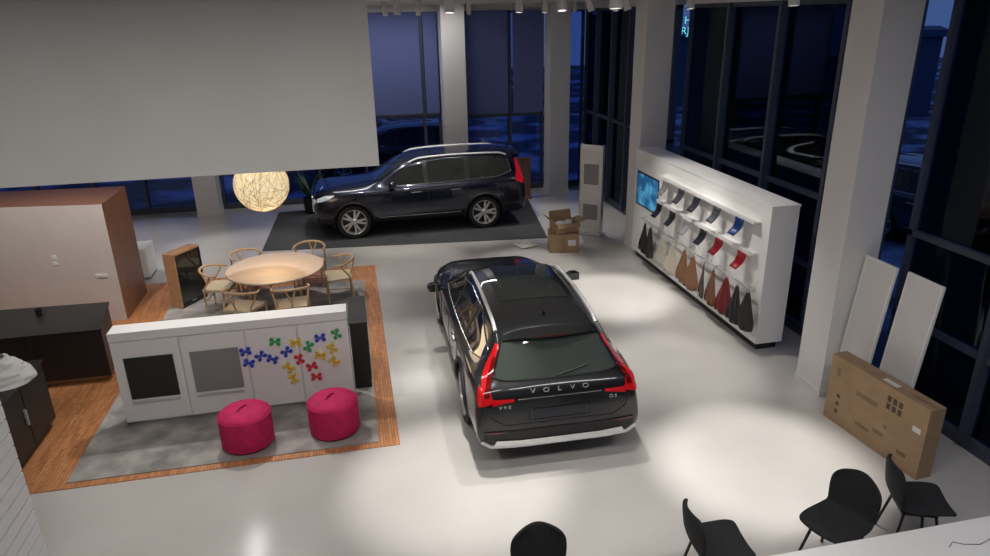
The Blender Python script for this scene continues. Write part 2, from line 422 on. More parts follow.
def estate_detail(b,patch,line,hit):
    patch('side',[(1.70,.99),(2.4,1.01),(3.3,1.03),(4.1,1.06),(4.40,1.12)],[(1.74,1.01),(2.25,1.30),(2.9,1.405),(3.7,1.40),(4.40,1.22)],CARGLASS,.004,40,8,S2)
    line('side',[(1.68,.985),(2.4,1.0),(3.3,1.02),(4.1,1.05),(4.42,1.12),(4.42,1.22),(3.7,1.41),(2.9,1.415),(2.25,1.31),(1.72,1.01)],.008,CHROME,.004,80,S2)
    for x0,x1 in ((2.62,2.70),(3.52,3.60)): patch('side',[(x0,1.02),(x0-.02,1.41)],[(x1,1.02),(x1-.02,1.41)],BLACK,.008,8,3,S2)
    patch('top',[(1.58,0),(1.64,.5),(1.70,.66)],[(2.28,0),(2.30,.42),(2.32,.54)],CARGLASS,.004,16,10,S2)
    patch('top',[(2.50,0),(2.51,.42)],[(3.75,0),(3.74,.42)],CARGLASS,.004,12,20,S2)
    patch('rear',[(0,1.375),(.40,1.365),(.535,1.34)],[(0,1.03),(.52,1.035),(.675,1.055)],REARGL,.006,24,12,S2)
    line('rear',[(0,1.022),(.52,1.027),(.70,1.05),(.56,1.35),(.41,1.375),(0,1.385)],.007,BLACK,.006,50,S2)
    rows=[]
    for y in [-.54+1.08*i/20 for i in range(21)]:
        h,nr=hit('top',4.38,y); z=h.z
        xe=4.58-.10*(abs(y)/.54)**2
        rows.append([(4.34,y,z+.004),(xe,y,z-.032),(xe-.01,y,z-.06),(4.42,y,z-.06)])
    b.grid(rows,PAINT)
    b.box(4.565,4.58,-.16,.16,1.40,1.41,mat('brake_light_dark',(.08,.003,.003),.2))
    patch('rear',[(.565,1.31),(.635,1.18),(.70,1.06),(.745,.97)],[(.60,1.31),(.68,1.18),(.76,1.06),(.83,.97)],RED,.012,20,5,S2)
    patch('rear',[(.745,.97),(.735,.90),(.70,.85)],[(.85,.97),(.875,.88),(.87,.80)],RED,.012,14,6,S2)
    patch('rear',[(.50,.875),(.6,.875),(.71,.88)],[(.50,.845),(.6,.835),(.74,.81)],RED,.011,14,4,S2)
    DR=mat('lamp_dark_lens',(.10,.002,.003),.1,coat=1)
    patch('rear',[(.615,1.20),(.665,1.10),(.71,1.02),(.755,.94),(.75,.90)],[(.645,1.20),(.70,1.10),(.755,1.02),(.81,.94),(.81,.89)],DR,.015,20,4,S2)
    PL=mat('plate_blank',(.02,.022,.03),.3)
    patch('rear',[(0,.74),(.28,.74)],[(0,.63),(.28,.63)],PL,.010,10,4,S2)
    line('rear',[(.345,.77),(.33,.61),(0,.61)],.006,BLACK,.002,24,S2)
    line('rear',[(0,.57),(.6,.57),(.74,.66),(.78,.80)],.005,BLACK,.002,30,S2)
    line('rear',[(.46,.86),(0,.86)],.006,CHROME,.003,20,S2)
    patch('rear',[(0,.50),(.5,.50),(.84,.52)],[(0,.31),(.5,.31),(.84,.36)],BLACK,.008,24,6,S2)
    patch('rear',[(0,.38),(.45,.38),(.70,.40)],[(0,.315),(.45,.315),(.74,.33)],RAIL,.020,24,5,S2)
    line('rear',[(0,.315),(.5,.315),(.76,.33),(.86,.40)],.018,RAIL,.014,40,S2)
    patch('rear',[(.62,.50),(.82,.51)],[(.62,.48),(.82,.49)],DR,.014,8,3,S2)
    LT=mat('badge_silver',(.5,.5,.5),.4,.4)
    letters(b,'VOLVO',lambda y:hit('rear',y,.935)[0].x+.012,.91,.07,.145,LT,.25)
    letters(b,'V90',lambda y:hit('rear',y,.80)[0].x+.008,.77,.05,.05,LT,.12,-.60)
    letters(b,'D5',lambda y:hit('rear',y,.80)[0].x+.008,.77,.05,.05,LT,.12,.60)
    patch('side',[(1.35,.42),(3.35,.42)],[(1.35,.24),(3.35,.24)],BLACK,.006,30,5,S2)
    for x in (1.78,2.68,3.5): line('side',[(x,.98),(x-.02,.7),(x,.42)],.004,BLACK,.001,16,S2)
    for x in (2.5,3.35): line('side',[(x-.22,.86),(x,.865)],.014,PAINT,.015,8,S2)
    line('side',[(.9,.80),(2.4,.86),(4.4,.90)],.004,PAINT,.002,30,S2)
    for s in S2:
        pts=[]
        for k in range(25):
            x=2.45+1.85*k/24; h,nr=hit('top',x,s*.58); e=math.sin(pi*k/24)
            pts.append((x,s*.58,h.z+.012+.035*min(1,e*5)))
        b.tube(pts,.022,RAIL,8)
        b.sph((1.86,s*1.03,1.03),.11,PAINT,(.75,1.0,.65))
        b.box(1.90,1.945,s*1.03-.085,s*1.03+.085,.98,1.085,CARGLASS)
        b.tube([(1.82,s*.86,.96),(1.84,s*.95,.98)],.025,BLACK)
    h,_=hit('top',4.1,0)
    b.add([(4.0,0,h.z),(4.18,-.03,h.z-.01),(4.18,.03,h.z-.01),(4.17,0,h.z+.06),(4.12,0,h.z+.055)],[(0,1,3,4),(0,4,3,2),(1,2,3)],PAINT)
    b.tube([hit('rear',0,1.05)[0]+Vector((.02,0,.0)),hit('rear',.2,1.08)[0]+Vector((.02,0,0)),hit('rear',.36,1.11)[0]+Vector((.018,0,0))],.008,BLACK)
    patch('front',[(.5,.68),(.78,.72)],[(.5,.58),(.78,.62)],LAMPW,.008,10,4,S2)
    patch('front',[(0,.66),(.42,.66)],[(0,.45),(.40,.45)],BLACK,.008,10,5,S2)
def suv_detail(b,patch,line,hit):
    patch('side',[(1.62,1.14),(2.4,1.15),(3.5,1.17),(4.2,1.20),(4.50,1.30)],[(1.66,1.16),(2.15,1.50),(2.9,1.63),(3.9,1.635),(4.42,1.56)],CARGLASS,.004,44,8,S2)
    line('side',[(1.60,1.13),(2.4,1.14),(3.5,1.16),(4.2,1.19),(4.53,1.29),(4.45,1.56)],.010,CHROME,.005,60,S2)
    line('side',[(4.45,1.56),(3.9,1.645),(2.9,1.64),(2.15,1.51),(1.64,1.16)],.006,BLACK,.004,60,S2)
    for x0,x1 in ((2.50,2.60),(3.45,3.55),(4.08,4.14)): patch('side',[(x0,1.15),(x0-.02,1.625)],[(x1,1.15),(x1-.02,1.625)],BLACK,.008,8,3,S2)
    patch('top',[(1.42,0),(1.48,.5),(1.56,.68)],[(2.08,0),(2.10,.45),(2.13,.58)],CARGLASS,.004,16,10,S2)
    patch('rear',[(0,1.60),(.50,1.58)],[(0,1.22),(.62,1.22)],REARGL,.006,24,12,S2)
    patch('side',[(4.63,1.54),(4.65,1.30),(4.61,1.08)],[(4.69,1.54),(4.75,1.26),(4.79,1.0)],RED,.012,16,5,S2)
    patch('rear',[(.58,1.50),(.66,1.25),(.66,1.05)],[(.63,1.50),(.80,1.2),(.86,.98)],RED,.012,16,5,S2)
    patch('side',[(.12,.95),(.30,1.01),(.50,1.02)],[(.10,.87),(.25,.90),(.38,.94)],LAMPW,.008,14,5,S2)
    patch('front',[(.52,.95),(.82,.93)],[(.52,.84),(.80,.82)],LAMPW,.008,10,4,S2)
    patch('front',[(0,.92),(.44,.92)],[(0,.58),(.42,.58)],BLACK,.008,12,6,S2)
    line('front',[(0,.93),(.45,.93),(.43,.57),(0,.57)],.012,CHROME,.008,40,S2)
    patch('side',[(1.4,.46),(3.3,.46)],[(1.4,.29),(3.3,.29)],BLACK,.006,30,5,S2)
    line('side',[(1.42,.46),(3.30,.46)],.010,CHROME,.010,30,S2)
    patch('side',[(.08,.50),(.40,.50)],[(.10,.36),(.38,.36)],BLACK,.006,10,4,S2)
    for x in (1.55,2.58,3.48): line('side',[(x,1.12),(x-.02,.8),(x,.46)],.005,BLACK,.001,16,S2)
    for x in (2.42,3.32): line('side',[(x-.24,.98),(x,.985)],.015,CHROME,.015,8,S2)
    for s in S2:
        pts=[]
        for k in range(25):
            x=2.2+2.25*k/24; h,nr=hit('top',x,s*.63); e=math.sin(pi*k/24)
            pts.append((x,s*.63,h.z+.012+.04*min(1,e*5)))
        b.tube(pts,.020,RAIL,8)
        b.sph((1.76,s*1.06,1.20),.125,PAINT2,(.7,1.0,.7))
        b.tube([(1.72,s*.88,1.10),(1.75,s*.98,1.13)],.03,BLACK)
    rows=[]
    for y in [-.6+1.2*i/16 for i in range(17)]:
        h,nr=hit('top',4.50,y); z=h.z
        rows.append([(4.45,y,z+.004),(4.78,y,z-.04),(4.76,y,z-.075),(4.55,y,z-.09)])
    b.grid(rows,PAINT2)
EST=[(0,.32,.55,.60,.55,.50,.64,.40,.66,.67),(.03,.25,.74,.64,.70,.62,.70,.50,.74,.75),(.2,.22,.88,.70,.82,.70,.78,.58,.83,.85),
(.6,.21,.93,.79,.89,.78,.86,.62,.91,.93),(1.1,.21,.94,.85,.91,.80,.91,.65,.965,.99),(1.5,.21,.94,.89,.92,.82,.95,.68,1.01,1.04),
(1.62,.21,.94,.90,.92,.83,.96,.69,1.05,1.09),(2.25,.21,.94,.93,.92,.82,.99,.60,1.39,1.45),(2.6,.21,.94,.94,.92,.82,1.0,.62,1.45,1.51),
(3.2,.21,.945,.95,.92,.82,1.01,.63,1.465,1.535),(3.9,.21,.945,.96,.91,.82,1.02,.62,1.445,1.515),(4.3,.22,.945,.97,.91,.80,1.03,.60,1.405,1.47),
(4.46,.23,.94,.97,.90,.79,1.03,.58,1.37,1.435),(4.80,.24,.93,.97,.87,.77,1.01,.62,1.02,1.04),(4.87,.25,.925,.93,.84,.75,.96,.54,.975,.985),(4.915,.27,.92,.80,.83,.72,.86,.5,.88,.89),(4.94,.30,.88,.62,.80,.70,.68,.45,.70,.71)]
SUV=[(0,.40,.60,.80,.60,.5,.90,.40,.95,.96),(.03,.32,.80,.90,.78,.68,1.0,.5,1.05,1.06),(.15,.28,.92,.96,.88,.76,1.06,.6,1.10,1.115),
(.6,.27,.955,1.02,.93,.81,1.09,.64,1.135,1.155),(1.2,.27,.96,1.04,.94,.83,1.10,.68,1.16,1.19),(1.4,.27,.96,1.045,.94,.83,1.11,.70,1.18,1.21),
(2.05,.27,.965,1.06,.94,.84,1.12,.66,1.60,1.67),(2.5,.27,.965,1.07,.94,.84,1.13,.67,1.67,1.745),(3.3,.27,.965,1.08,.94,.84,1.14,.67,1.69,1.765),
(4.1,.27,.965,1.10,.93,.83,1.15,.66,1.69,1.765),(4.55,.28,.955,1.11,.91,.81,1.16,.65,1.67,1.74),(4.70,.30,.95,1.10,.90,.80,1.14,.64,1.62,1.69),
(4.82,.32,.93,1.05,.88,.80,1.10,.66,1.18,1.2),(4.88,.40,.86,.95,.84,.74,1.0,.52,1.03,1.04)]
b=car('estate',EST,4.94,(.87,3.81),.365,PAINT,estate_detail)
b.build('estate_car',(2.06,11.13,0.002),math.radians(-91.4),ang=32,clean=False)
b=car('suv',SUV,4.88,(.87,3.855),.385,PAINT2,suv_detail)
suv=b.build('suv_car',(-.98,16.2,.012),math.radians(1),ang=32,clean=False)
inst(suv,'suv_car.001',(-1.2,22.5,-.21),0); inst(suv,'suv_car.002',(3.0,25.5,-.21),math.radians(175)); inst(suv,'suv_car.003',(10.5,14.5,-.21),math.radians(80)); inst(suv,'suv_car.004',(13.5,9.5,-.21),math.radians(110))
# ------------------------------------------------------------------ configurator
b=B(); X0,X1=-3.0,-.25
b.box(X0,X1,8.12,8.36,.07,1.28,DESK); b.box(X0+.08,X1-.05,8.17,8.33,.02,.07,SILVER)
for i,(a,c) in enumerate(((X0+.0,-2.24),(-2.23,-1.49),(-1.48,-.87),(-.86,X1))):
    b.box(a+.004,c-.004,8.10,8.12,.09,1.16,DESK)
b.box(X0,X1,8.10,8.12,1.17,1.28,DESK)
b.box(-2.88,-2.33,8.085,8.1,.40,.95,BLACK); b.box(-2.14,-1.58,8.085,8.1,.40,.95,GREYP)
for a in (-2.88,-2.14): b.box(a,a+.55,8.088,8.1,.33,.37,SILVER)
COLS={'b':(.01,.05,.5),'g':(.02,.35,.1),'r':(.65,.01,.02),'y':(.75,.5,.02),'t':(.02,.3,.25)}
CM={k:mat('magnet_'+k,c,.4) for k,c in COLS.items()}
spots=[(-1.50,.88,'b'),(-1.48,.72,'b'),(-1.33,.80,'b'),(-1.14,.97,'g'),(-1.20,.74,'b'),(-1.02,.82,'b'),(-1.02,.60,'y'),(-.98,.44,'y'),(-.88,.70,'r'),(-.90,.93,'y'),(-.75,.86,'g'),(-.74,.58,'r'),(-.70,.43,'r'),(-.62,.72,'y'),(-.60,.96,'b'),(-.46,.62,'y'),(-.47,.80,'y'),(-.40,.99,'g')]
for x,z,c in spots:
    a0=random.random()*pi
    Mx=Matrix.Translation((x,8.10,z))@Matrix.Rotation(pi/2,4,'X')
    for k in range(4):
        a=a0+k*pi/2+.35*(k%2); q=Mx@Vector((.052*math.cos(a),.052*math.sin(a),0))
        b.lathe([(.024,0),(.024,.02),(.016,.026)],CM[c],14,Matrix.Translation(q)@Matrix.Rotation(pi/2,4,'X'))
        b.cyl((x,8.09,z),q-Vector((0,.01,0)),.011,CM[c],seg=8)
b.build('configurator_display_unit',bevel=.004)
b=B(); b.box(-.24,-.02,8.4,9.3,.02,.95,BLACK); b.box(-.25,-.01,8.39,9.31,.95,.98,DARKW)
for k in range(4): b.box(-.02,-.012,8.45+k*.21,8.45+k*.21+.18,.1,.9,GREYP if k%2 else DARKW)
b.build('black_media_cabinet',bevel=.004)
# poufs
def pouf(name,loc):
    b=B(); b.lathe([(.02,0),(.255,0),(.285,.02),(.295,.06),(.30,.21),(.295,.37),(.287,.40),(.262,.43),(.15,.445),(.02,.45)],MAG,48)
    for z in (.045,.395):
        b.tube([(.292*math.cos(2*pi*i/40),.292*math.sin(2*pi*i/40),z) for i in range(40)],.007,MAG,6,closed=True)
    b.tube([(.3,0,.045),(.303,0,.21),(.293,0,.395)],.005,MAG)
    b.tube([(.08*math.cos(t)*1,.02+.02*math.sin(t),.445+.018*math.sin(t)) for t in [pi*i/8 for i in range(9)]],.010,MAG)
    b.build(name,loc,1.0,ang=50)
pouf('pouf',(-1.50,7.42,.02)); pouf('pouf.001',(-.50,7.46,.02))
# ------------------------------------------------------------------ round table + chairs
b=B(); b.lathe([(.78,.715),(.80,.725),(.80,.742),(.79,.75),(.02,.75)],TABLEW,64)
b.lathe([(.60,.66),(.60,.715)],CHAIRW,40)
for k in range(4):
    a=pi/4+k*pi/2; b.cyl((.55*math.cos(a),.55*math.sin(a),.70),(.60*math.cos(a),.60*math.sin(a),0),.033,CHAIRW,r2=.02)
b.build('round_dining_table',(-1.45,11.55,.02))
b=B()
rail=[]
for i in range(21):
    t=-.12*pi+ (pi*1.24)*i/20
    rail.append((.29*math.cos(t),-.02-.25*math.sin(t)+.0,.70+.055*max(0,math.sin(t))))
b.tube(rail,[.016+.006*math.sin(pi*i/20) for i in range(21)],CHAIRW,8)
for s in (-1,1):
    b.tube([(s*.27,.22,0),(s*.265,.22,.25),(s*.26,.215,.46)],[.014,.018,.016],CHAIRW)
    b.tube([(s*.20,-.20,0),(s*.215,-.20,.25),(s*.235,-.16,.48),(s*.27,-.06,.62),(s*.285,-.04,.70)],[.013,.018,.018,.015,.014],CHAIRW)
    b.tube([(s*.26,.22,.41),(s*.22,-.19,.41)],.014,CHAIRW); b.tube([(s*.262,.22,.28),(s*.21,-.2,.24)],.010,CHAIRW)
    b.tube([(0,-.20,.45),(0,-.235,.55),(s*.045,-.255,.66),(s*.07,-.262,.74)],.013,CHAIRW)
b.tube([(-.26,.22,.40),(.26,.22,.40)],.014,CHAIRW); b.tube([(-.26,.22,.25),(.26,.22,.25)],.010,CHAIRW); b.tube([(-.22,-.19,.41),(.22,-.19,.41)],.014,CHAIRW); b.tube([(-.21,-.2,.22),(.21,-.2,.22)],.010,CHAIRW)
rows=[]
for i in range(9):
    v=i/8; y=.235-.44*v; w=.275-.045*v
    rows.append([(w*(2*j/8-1),y,.445-.02*math.sin(pi*j/8)*math.sin(pi*v)) for j in range(9)])
b.grid(rows,CORD); b.prism([(-.275,.235),(-.23,-.205),(.23,-.205),(.275,.235)],.405,.442,CORD)
wc=b.build('wishbone_dining_chair',(-2.42,11.75,.02),math.radians(-100),ang=50)
for i,(x,y,a) in enumerate(((-.95,12.62,165),(-.42,11.75,95),(-1.15,10.62,5),(-1.90,10.68,-25),(-2.02,12.45,-145))):
    inst(wc,'wishbone_dining_chair.%03d'%(i+1),(x,y,.02),math.radians(a))
# pendant
b=B(); b.sph((0,0,0),.42,GLOBE,seg=40,rings=24); b.tube([(0,0,.42),(0,0,ZC-2.23)],.006,BLACK); b.lathe([(.06,ZC-2.26),(.06,ZC-2.23)],BLACK,20)
random.seed(8)
for k in range(40):
    ax=Vector((random.gauss(0,1),random.gauss(0,1),random.gauss(0,1))).normalized(); o=ax.orthogonal().normalized(); o2=ax.cross(o)
    b.tube([o*.424*math.cos(2*pi*i/36)+o2*.424*math.sin(2*pi*i/36) for i in range(36)],.0025,CORD,4,closed=True)
b.build('globe_pendant_lamp',(-1.45,11.3,2.24),clean=False)
# ------------------------------------------------------------------ left partition and cabinets
b=B(); b.prism([(-3.95,11.7),(-3.95,13.0),(-8.9,13.4),(-8.9,12.45)],.008,2.0,BEIGE,mside=[BROWN,WHITE,WHITE,BEIGE],mtop=BROWN)
b.build('partition_wall')
ax_=math.atan2(-.75,4.95)
def onpart(t): return (-3.95-4.95*t,11.7+.75*t)
b=B(); b.box(-.04,.04,-.012,.0,-.04,.04,PAPER); b.box(-.04,.04,-.012,0,-.13,-.05,PAPER); b.box(-.018,.018,-.018,-.01,-.02,.02,WHITE)
x,y=onpart(.185); b.build('wall_socket',(x,y,1.15),ax_)
b=B(); b.box(-.09,.09,-.02,0,-.015,.04,PAPER); b.box(-.07,.07,-.024,-.02,0,.025,FIXT); x,y=onpart(.05); b.build('wall_control_panel',(x,y,.8),ax_)
b=B(); b.prism([(-3.55,9.45),(-3.75,10.45),(-7.2,10.6),(-7.2,9.45)],.10,.78,DARKW); b.prism([(-3.53,9.43),(-3.73,10.47),(-7.2,10.62),(-7.2,9.43)],.78,.81,BLACK)
b.prism([(-3.62,9.50),(-3.8,10.4),(-7.1,10.5),(-7.1,9.50)],.05,.10,WOOD)
b.prism([(-3.7,9.55),(-3.85,10.35),(-7.0,10.4),(-7.0,9.55)],.008,.05,WOOD)
for k in range(4): b.box(-4.45-k*.85,-4.445-k*.85,9.44,9.45,.12,.76,BLACK)
b.build('black_sideboard',bevel=.004)
b=B(); b.lathe([(.03,0),(.04,.002),(.045,.10),(.04,.10),(.036,.01),(.01,.01)],BLACK,24); b.tube([(.043,0,.08),(.075,0,.07),(.075,0,.035),(.042,0,.025)],.006,BLACK); b.build('coffee_mug',(-4.55,10.15,.81))
b=B(); b.box(-1.2,0,-.9,.42,.10,.86,DARKW); b.box(-1.25,.02,-.92,.44,.86,.89,BLACK); b.box(-1.15,-.05,-.85,.37,0,.10,BLACK)
b.box(.0,.006,-.2,-.19,.12,.84,BLACK); b.box(.0,.03,-.26,-.24,.4,.6,SILVER)
b.build('black_reception_cabinet',(-3.9,8.0,.008),bevel=.004)
# plastic bag
b=B(); random.seed(3); rows=[]
for i in range(15):
    t=i/14; z=.30*t; rr=.32*(1-.75*t**1.6)+.02
    rows.append([( (rr+random.uniform(-.04,.04))*math.cos(2*pi*j/20),(rr*.75+random.uniform(-.04,.04))*math.sin(2*pi*j/20),z+(random.uniform(-.02,.02) if i else 0)) for j in range(20)]); rows[-1].append(rows[-1][0])
b.grid(rows,PAPER); b.build('plastic_bag',(-4.10,7.95,.90),sub=1)
# dark floor-standing screen with wooden edge
b=B(); b.box(-.28,.28,-.10,.10,.03,.95,BLACK); b.box(-.31,-.28,-.12,.12,0,.98,WOOD); b.box(-.31,.30,-.12,.12,.95,.98,WOOD); b.box(-.31,.30,-.12,.12,0,.03,DARKW); b.box(.28,.30,-.12,.12,.03,.95,DARKW)
b.box(-.26,.26,-.106,-.10,.08,.92,CARGLASS); b.box(-.05,.05,-.108,-.10,.05,.065,SILVER)
for z in (.3,.6): b.box(.30,.304,-.08,.08,z,z+.12,BLACK)
b.build('floor_screen_stand',(-3.05,12.25,.018),math.radians(58),bevel=.003)
b=B(); b.box(-.3,.3,-.3,.3,.05,.62,DESK); b.box(-.27,.27,-.27,.27,0,.05,GREYP); b.box(-.28,.28,-.303,-.3,.08,.6,DESK); b.build('white_storage_cube',(-4.35,14.0,0),bevel=.01)
b=B(); b.box(-1.1,-.02,-.62,0,.0,1.9,DESK)
for k in range(14): b.box(-.02,.0,-.62,0,.02+k*.135,.02+k*.135+.12,DESK)
for k in range(14): b.box(-1.1,0,-.64,-.62,.02+k*.135,.02+k*.135+.12,DESK)
b.build('slatted_white_cabinet',(-3.13,5.93,0),bevel=.003)
# ------------------------------------------------------------------ material display (right)
b=B(); Y0,Y1=8.1,12.75; XF=5.47
b.box(XF,XF+.42,Y0,Y1,.14,2.17,DESK)
b.box(XF+.08,XF+.40,Y0+.1,Y1-.1,0,.14,BLACK)
b.box(XF-.01,XF+.43,Y0-.01,Y1+.01,2.17,2.195,DESK)
b.box(XF-.012,XF,Y1-1.12,Y1-.12,1.12,1.78,BLACK); b.box(XF-.016,XF-.012,Y1-1.09,Y1-.15,1.15,1.75,SCREEN)
for z in (1.90,1.44): 
    b.box(XF-.10,XF,Y0+.2,Y1-1.3,z,z+.03,DESK); b.box(XF-.12,XF-.10,Y0+.2,Y1-1.3,z-.01,z+.05,DESK)
b.tube([(XF-.10,Y0+.1,.95),(XF-.10,Y1-.6,.95)],.014,SILVER)
for k in range(5): b.tube([(XF,Y0+.2+k*.95,.97),(XF-.10,Y0+.2+k*.95,.95)],.010,SILVER)
b.box(XF-.004,XF,Y0+.05,Y1-.05,.24,.246,GREYP)
rack=b.build('material_display_rack',bevel=.004)
def sample(c):
    m=mat('paint_sample',c,.2,.4,coat=1); b=B(); rows=[]
    for i in range(9):
        t=i/8; rows.append([( -.01-.09*t+.03*math.sin(pi*t),(j/6-.5)*(.22-.05*t)+.07*t*t,-.26*t) for j in range(7)])
    b.grid(rows,m); return b
for i,(y,c) in enumerate(((11.1,(.4,.4,.4)),(10.5,(.10,.10,.11)),(9.95,(.05,.055,.06)),(9.3,(.10,.11,.12)),(8.65,(.02,.06,.25)))):
    sample(c).build('paint_sample_%d'%i,(XF-.115,y,1.895),solid=.012,parent=rack)
for i,(y,c) in enumerate(((11.3,(.02,.02,.022)),(10.75,(.03,.03,.032)),(10.2,(.5,.5,.49)),(9.65,(.03,.03,.035)),(9.15,(.3,.01,.015)),(8.5,(.45,.01,.01)))):
    sample(c).build('paint_sample_%d'%(i+10),(XF-.115,y,1.435),solid=.012,parent=rack)
random.seed(5)
sw=[(11.85,(.012,.012,.012)),(11.55,(.015,.015,.015)),(11.05,(.42,.40,.34)),(10.6,(.45,.41,.34)),(10.2,(.20,.09,.04)),(9.85,(.22,.10,.05)),(9.52,(.05,.025,.018)),(9.18,(.15,.06,.03)),(8.82,(.16,.01,.012)),(8.48,(.012,.012,.012)),(8.22,(.015,.015,.015))]
for i,(y,c) in enumerate(sw):
    m=mat('leather_swatch',c,.55); b=B(); rows=[]
    for a in range(9):
        t=a/8; w=.05+.34*min(1,t*1.25)*(1 if t<.8 else 1-(t-.8)*1.0)
        rows.append([(-.02*math.sin(j*2.1+t*3)*t-.02*t,(j/8-.5)*w,-.62*t+ .05*abs(j/8-.5)*2*t) for j in range(9)])
    b.grid(rows,m); b.tube([(0,0,.02),(0,0,-.02)],.012,SILVER)
    b.build('leather_swatch_%d'%i,(XF-.13-.02*(i%2),y,.935),math.radians(random.uniform(-18,18)),solid=.004,parent=rack)
b=B(); b.box(-.24,.24,-.05,.05,.0,2.0,DESK); b.box(-.20,.20,-.056,-.05,.15,1.9,PAPER); b.box(-.26,-.235,-.07,.07,0,2.02,SILVER); b.box(.235,.26,-.07,.07,0,2.02,SILVER); b.box(-.3,.3,-.15,.15,0,.03,SILVER)
b.box(-.17,.17,-.062,-.056,1.15,1.6,GREYP); b.box(-.17,.17,-.062,-.056,.35,.7,GREYP)
b.build('display_totem',(5.12,14.3,0),math.radians(-40),bevel=.003)
def carton(name,loc,rz,w,d,h):
    b=B(); t=.008
    b.box(-w/2,w/2,-d/2,-d/2+t,0,h,CARD); b.box(-w/2,w/2,d/2-t,d/2,0,h,CARD); b.box(-w/2,-w/2+t,-d/2,d/2,0,h,CARD); b.box(w/2-t,w/2,-d/2,d/2,0,h,CARD); b.box(-w/2,w/2,-d/2,d/2,0,t,CARD)
    b.box(-.03,.03,-d/2-.001,-d/2,0,h,TAPE)
    fl=d*.5
    b.extr([(-w/2,d/2,h),(w/2,d/2,h),(w/2,d/2+fl*.3,h+fl),(-w/2,d/2+fl*.3,h+fl)],(0,0,t),CARD)
    for s,kk in ((-1,.9),(1,.2)):
        q=[(s*w/2,-d/2,h),(s*w/2,d/2,h),(s*(w/2+fl*.9),d/2,h+fl*kk),(s*(w/2+fl*.9),-d/2,h+fl*kk)]
        b.extr(q,(0,0,t),CARD)
    q=[(-w/2,-d/2,h),(w/2,-d/2,h),(w/2,-d/2-fl*.5,h-fl*.3),(-w/2,-d/2-fl*.5,h-fl*.3)]
    b.extr(q,(0,0,t),CARD)
    for k in range(5): b.sph((random.uniform(-w*.3,w*.3),random.uniform(-d*.3,d*.3),h-.02),.09,PAPER,(1.2,1,.5),10,6)
    b.box(-w/2+.02,w/2-.02,-d/2+.02,d/2-.02,h*.6,h-.08,PAPER)
    return b.build(name,loc,rz)
b=B(); b.box(-.31,.31,-.24,.24,0,.40,CARD); b.box(-.03,.03,-.2405,.2405,0,.4005,TAPE); b.box(-.31,.31,-.003,.003,.4,.401,TAPE); b.box(.08,.24,-.2415,-.24,.15,.28,PAPER)
b.build('closed_cardboard_box',(4.2,13.4,0),math.radians(-12),bevel=.006)
carton('open_cardboard_box',(4.22,13.42,.402),math.radians(8),.50,.38,.20)
b=B(); random.seed(12); b.grid([[(-.22+.44*i/8,-.2+.4*j/8,.02+random.uniform(0,.10)*(1 if 0<i<8 and 0<j<8 else .1)) for j in range(9)] for i in range(9)],PAPER); b.build('crumpled_packing_sheet',(3.5,13.85,0),.3,sub=1)
# large flat carton right
b=B(); b.box(-.10,.10,-.68,.68,0,.84,CARD); b.box(-.101,.101,-.681,.681,.415,.419,TAPE)
b.box(-.03,.03,-.682,.682,.841,.842,TAPE)
LBL=mat('print_ink',(.10,.06,.04),.8)
for y,z,w,h in ((.5,.14,.05,.30),(.10,.16,.20,.05),(-.12,.22,.14,.05),(-.2,.34,.05,.05),(-.45,.16,.12,.05),(.55,.62,.05,.10),(.1,.52,.30,.06)):
    for k in range(3): b.box(-.1015,-.1,y-w/2,y+w/2,z+k*h/3,z+k*h/3+h/7,LBL)
for k in range(3):
    for j in range(2): b.box(-.1018,-.1,-.36+k*.075,-.31+k*.075,.58+j*.09,.65+j*.09,LBL)
b.box(-.1028,-.1,-.62,-.52,.52,.58,PAPER)
b.box(-.05,.02,-.2,.0,.842,.8425,PAPER)
b.build('flat_screen_carton',(5.54,5.74,0),math.radians(5),bevel=.008)
def panel(name,x,y,w,h):
    b=B(); lean=math.radians(6)
    R=Matrix.Rotation(lean,3,'Y')
    b.box(0,.03,-w/2,w/2,0,h,DESK,R,(0.03,0,0)); b.box(-.004,.0,-w/2+.03,w/2-.03,.03,h-.03,WHITE,R,(0.03,0,0))
    b.build(name,(x,y,.003),bevel=.003)
panel('white_shelf_panel',5.70,6.52,.50,1.92); panel('white_shelf_panel.001',5.74,5.90,.50,1.92)
# ------------------------------------------------------------------ shell chairs (black)
b=B(); rows=[]
prof=[(.25,.44),(.23,.465),(.12,.46),(0,.445),(-.12,.44),(-.19,.46),(-.23,.52),(-.255,.62),(-.275,.72),(-.29,.81),(-.30,.88)]
wd=[.20,.235,.245,.245,.24,.225,.22,.235,.24,.225,.15]
for (y,z),w in zip(prof,wd):
    row=[]
    for j in range(11):
        s=2*j/10-1; 
        k=max(0,(z-.46)/.4)
        row.append((w*s,y+.07*k**.5*s*s if z>.5 else y,z+(.03*s*s if z<.5 else -.02*s*s*(1 if z>.8 else 0))))
    rows.append(row)
b.grid(rows,BLACKF)
sh=b.build('black_shell_chair',(3.86,4.20,0),math.radians(112),solid=.035,sub=2)
lb=B()
for sx in (-1,1):
    for syy in (-1,1): lb.cyl((sx*.14,syy*.13-.01,.43),(sx*.21,syy*.21,0),.013,BLACK)
lb.box(-.15,.15,-.16,.14,.405,.425,BLACK)
lg=lb.build('leg_frame'); lg.parent=sh
for i,(x,y,a) in enumerate(((4.74,4.30,-112),(2.70,4.20,-95),(1.16,4.06,176),(.12,3.98,10))):
    o=inst(sh,'black_shell_chair.%03d'%(i+1),(x,y,0),math.radians(a))
    l=bpy.data.objects.new('leg_frame',lg.data); COL.objects.link(l); l.parent=o
b=B(); b.box(-1.7,1.7,-.55,.55,.715,.75,DESK)
for s in (-1,1):
    for q in (-1,1): b.box(s*1.6-.03,s*1.6+.03,q*.48-.03,q*.48+.03,0,.715,SILVER)
b.box(-1.55,1.55,-.02,.02,.62,.70,SILVER)
